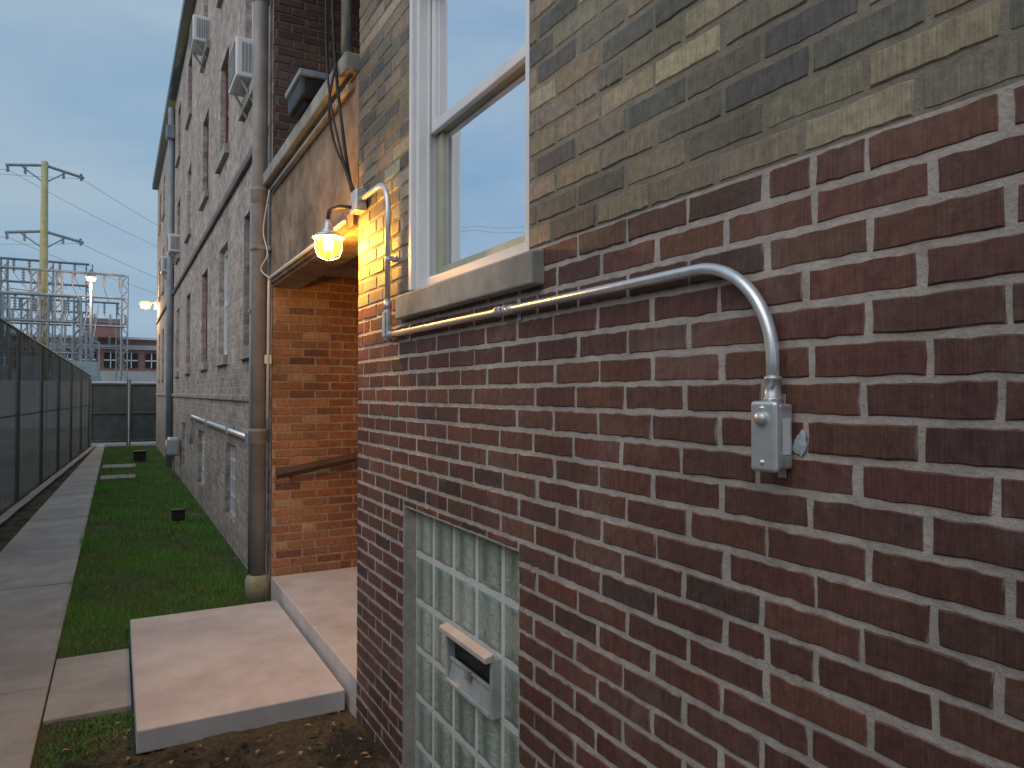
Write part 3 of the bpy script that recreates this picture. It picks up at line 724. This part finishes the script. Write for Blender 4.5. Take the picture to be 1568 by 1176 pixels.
su=empty('electrical_substation')
st=Multi();ins=Multi()
def lattice(x,y,z0,z1,w):
    for sx in (-1,1):
        for sy in (-1,1): st.beam((x+sx*w/2,y+sy*w/2,z0),(x+sx*w/2,y+sy*w/2,z1),.05)
    z=z0;k=0
    while z<z1-w:
        s=1 if k%2 else -1
        for sy in (-1,1): st.beam((x-s*w/2,y+sy*w/2,z),(x+s*w/2,y+sy*w/2,z+w*1.3),.03)
        z+=w*1.3;k+=1
def insul(x,y,z,h,up=1):
    for k in range(5): ins.box(x-.08,x+.08,y-.08,y+.08,z+up*(h*k/5),z+up*(h*k/5)+.05)
    ins.box(x-.03,x+.03,y-.03,y+.03,min(z,z+up*h),max(z,z+up*h))
for (yy,xs,h) in ((43,(-8.2,-6.2,-4.3,-2.9),6.6),(46,(-7.4,-5.0,-3.9,-.75),8.3),(50,(-9,-6.8,-4.6,-2.6),9.4),(54,(-9,-6.2,-3.4,-1.0),7.6)):
    for x in xs: lattice(x,yy,0,h,.32)
    for z in (h,h-1.3,h-2.9):
        st.beam((xs[0],yy-.16,z),(xs[-1],yy-.16,z),.07); st.beam((xs[0],yy+.16,z),(xs[-1],yy+.16,z),.07)
        x=xs[0]
        while x<xs[-1]: st.beam((x,yy-.16,z-.0),(x+.4,yy+.16,z),.03); x+=.4
    x=xs[0]+.4
    while x<xs[-1]:
        insul(x,yy,h-.1,.7,-1); insul(x+.3,yy,h-2.8,.6,1); st.beam((x,yy,h-.8),(x+.2,yy+3,h-1.2),.02); x+=.75
for x in (-7.8,-6.0,-4.6,-3.3,-2.4):
    st.box(x-.45,x+.45,40.8,42,0.2,random.uniform(2.6,3.6)); insul(x-.25,41.4,3.4,1.1); insul(x+.25,41.4,3.4,1.0)
    st.beam((x-.25,41.4,4.4),(x-.1,46,6.5),.03); st.beam((x+.25,41.4,4.3),(x+.3,50,7),.03)
for k in range(26):
    x=random.uniform(-9,-2); y=random.uniform(42,54); z=random.uniform(2.5,7); st.beam((x,y,z),(x+random.uniform(-1.5,1.5),y+1,z+random.choice([0,0,.8])),.04)
    st.beam((x,y,0),(x,y,z),.07)
st.make('steel_frames',M_steel,su); ins.make('insulators',M_ins,su)
up=empty('utility_pole')
px,py=-4.72,47.6
sweep('pole_shaft',[(px,py,0),(px,py,14.6)],[.26,.17],M_poleW,up,14)
m=Multi()
for z in (14.3,10.6):
    m.beam((px-1.8,py,z-.15),(px,py,z+.1),.12); m.beam((px,py,z+.1),(px+1.9,py,z-.35),.12); m.beam((px,py,z-.9),(px+1.1,py,z-.1),.05); m.beam((px,py,z-.9),(px-1.1,py,z-.1),.05)
m.make('cross_arms',M_steel,up)
m=Multi()
for z in (14.3,10.6):
    for dx in (-1.7,-.9,.9,1.75): 
        for k in range(4): m.box(px+dx-.07,px+dx+.07,py-.07,py+.07,z-.5+k*.1,z-.45+k*.1)
        m.box(px+dx-.02,px+dx+.02,py-.02,py+.02,z-.55,z-.1)
m.make('pole_insulators',M_ins,up)
pl=empty('power_lines')
def sag(a,b,s,n=20):
    a=Vector(a);b=Vector(b); return [a.lerp(b,k/n)-Vector((0,0,s*4*(k/n)*(1-k/n))) for k in range(n+1)]
for z in (13.9,10.2):
    for dx in (-1.7,1.75):
        sweep('line',sag((px+dx,py,z),(px+dx+26,py+50,z+2),1.5),.011,M_steel,pl,5)
        sweep('line',sag((px+dx,py,z),(px+dx-26,py-12,z-1),1.2),.011,M_steel,pl,5)
sl1=empty('substation_lamp')
sweep('lamp_mast',[(-2.35,44.5,0),(-2.35,44.5,7.9)],[.07,.05],M_steel,sl1,8)
box('lamp_head',-2.6,-2.1,44.3,44.7,7.85,7.98,M_steel,sl1,.02); lathe('lamp_lens',[(.0,-.22),(.2,-.17),(.26,0)],(-2.35,44.45,7.86),emis('sodium_lens',(1,.52,.25),2.2),sl1,16)
plight('lamp_light',(-2.35,44.2,7.5),(1,.6,.4),250,.15,sl1)
sl2=empty('security_light')
box('light_back',-.10,-.002,24.55,24.85,4.25,4.5,M_galvd,sl2,.02)
sweep('light_arm',[(-.05,24.7,4.45),(-.30,24.65,4.48)],.02,M_galvd,sl2,8)
lathe('light_lens',[(0,-.16),(.13,-.12),(.16,0),(.13,.06),(0,.08)],(-.34,24.65,4.42),emis('amber_lens',(1,.58,.16),2.4),sl2,16)
plight('light_bulb',(-.36,24.4,4.2),(1,.6,.25),90,.1,sl2)

# ---------------------------------------------------------------- world, sun, camera
W=bpy.data.worlds.new('World'); S.world=W; W.use_nodes=True; nt=W.node_tree
bg=nt.nodes['Background']; sky=nt.nodes.new('ShaderNodeTexSky'); sky.sky_type='NISHITA'; sky.sun_disc=False
SE,SR=math.radians(14),math.radians(250)
sky.sun_elevation=SE; sky.sun_rotation=SR; sky.air_density=1.2; sky.dust_density=1.5; sky.ozone_density=2.0
tc=nt.nodes.new('ShaderNodeTexCoord'); mp=nt.nodes.new('ShaderNodeMapping'); mp.inputs['Scale'].default_value=(1.2,1.2,4)
nt.links.new(tc.outputs['Generated'],mp.inputs[0])
nz=N(nt,'ShaderNodeTexNoise',Scale=1.7,Detail=6,Roughness=.52,Distortion=.4); nt.links.new(mp.outputs[0],nz.inputs['Vector'])
rc=ramp(nt,nz.outputs['Fac'],[(.32,(2.9,4.9,7.3)),(.66,(4.9,6.4,7.7))])
mx=mixc(nt,'MIX',.88,sky.outputs[0],rc.outputs[0])
nt.links.new(mx.outputs[2],bg.inputs['Color']); bg.inputs['Strength'].default_value=.085
sd=bpy.data.lights.new('sun','SUN'); sd.energy=1.3; sd.angle=math.radians(60); sd.color=(1,.88,.78)
so=bpy.data.objects.new('sun',sd); COL.objects.link(so)
az=SR; el=math.radians(38)
dirv=Vector((math.sin(az)*math.cos(el),math.cos(az)*math.cos(el),math.sin(el)))
so.rotation_euler=dirv.to_track_quat('Z','Y').to_euler()

cam=bpy.data.cameras.new('camera'); co=bpy.data.objects.new('camera',cam); COL.objects.link(co)
cam.lens=25.25; cam.sensor_width=36; cam.clip_end=2000; cam.clip_start=.02
th=math.radians(28.8); p=math.radians(.75)
d=Vector((math.sin(th)*math.cos(p),math.cos(th)*math.cos(p),math.sin(p)))
q=d.to_track_quat('-Z','Y') @ Quaternion((0,0,1),math.radians(.1))
co.rotation_mode='QUATERNION'; co.rotation_quaternion=q; co.location=(-1.08,0,1.70)
S.camera=co
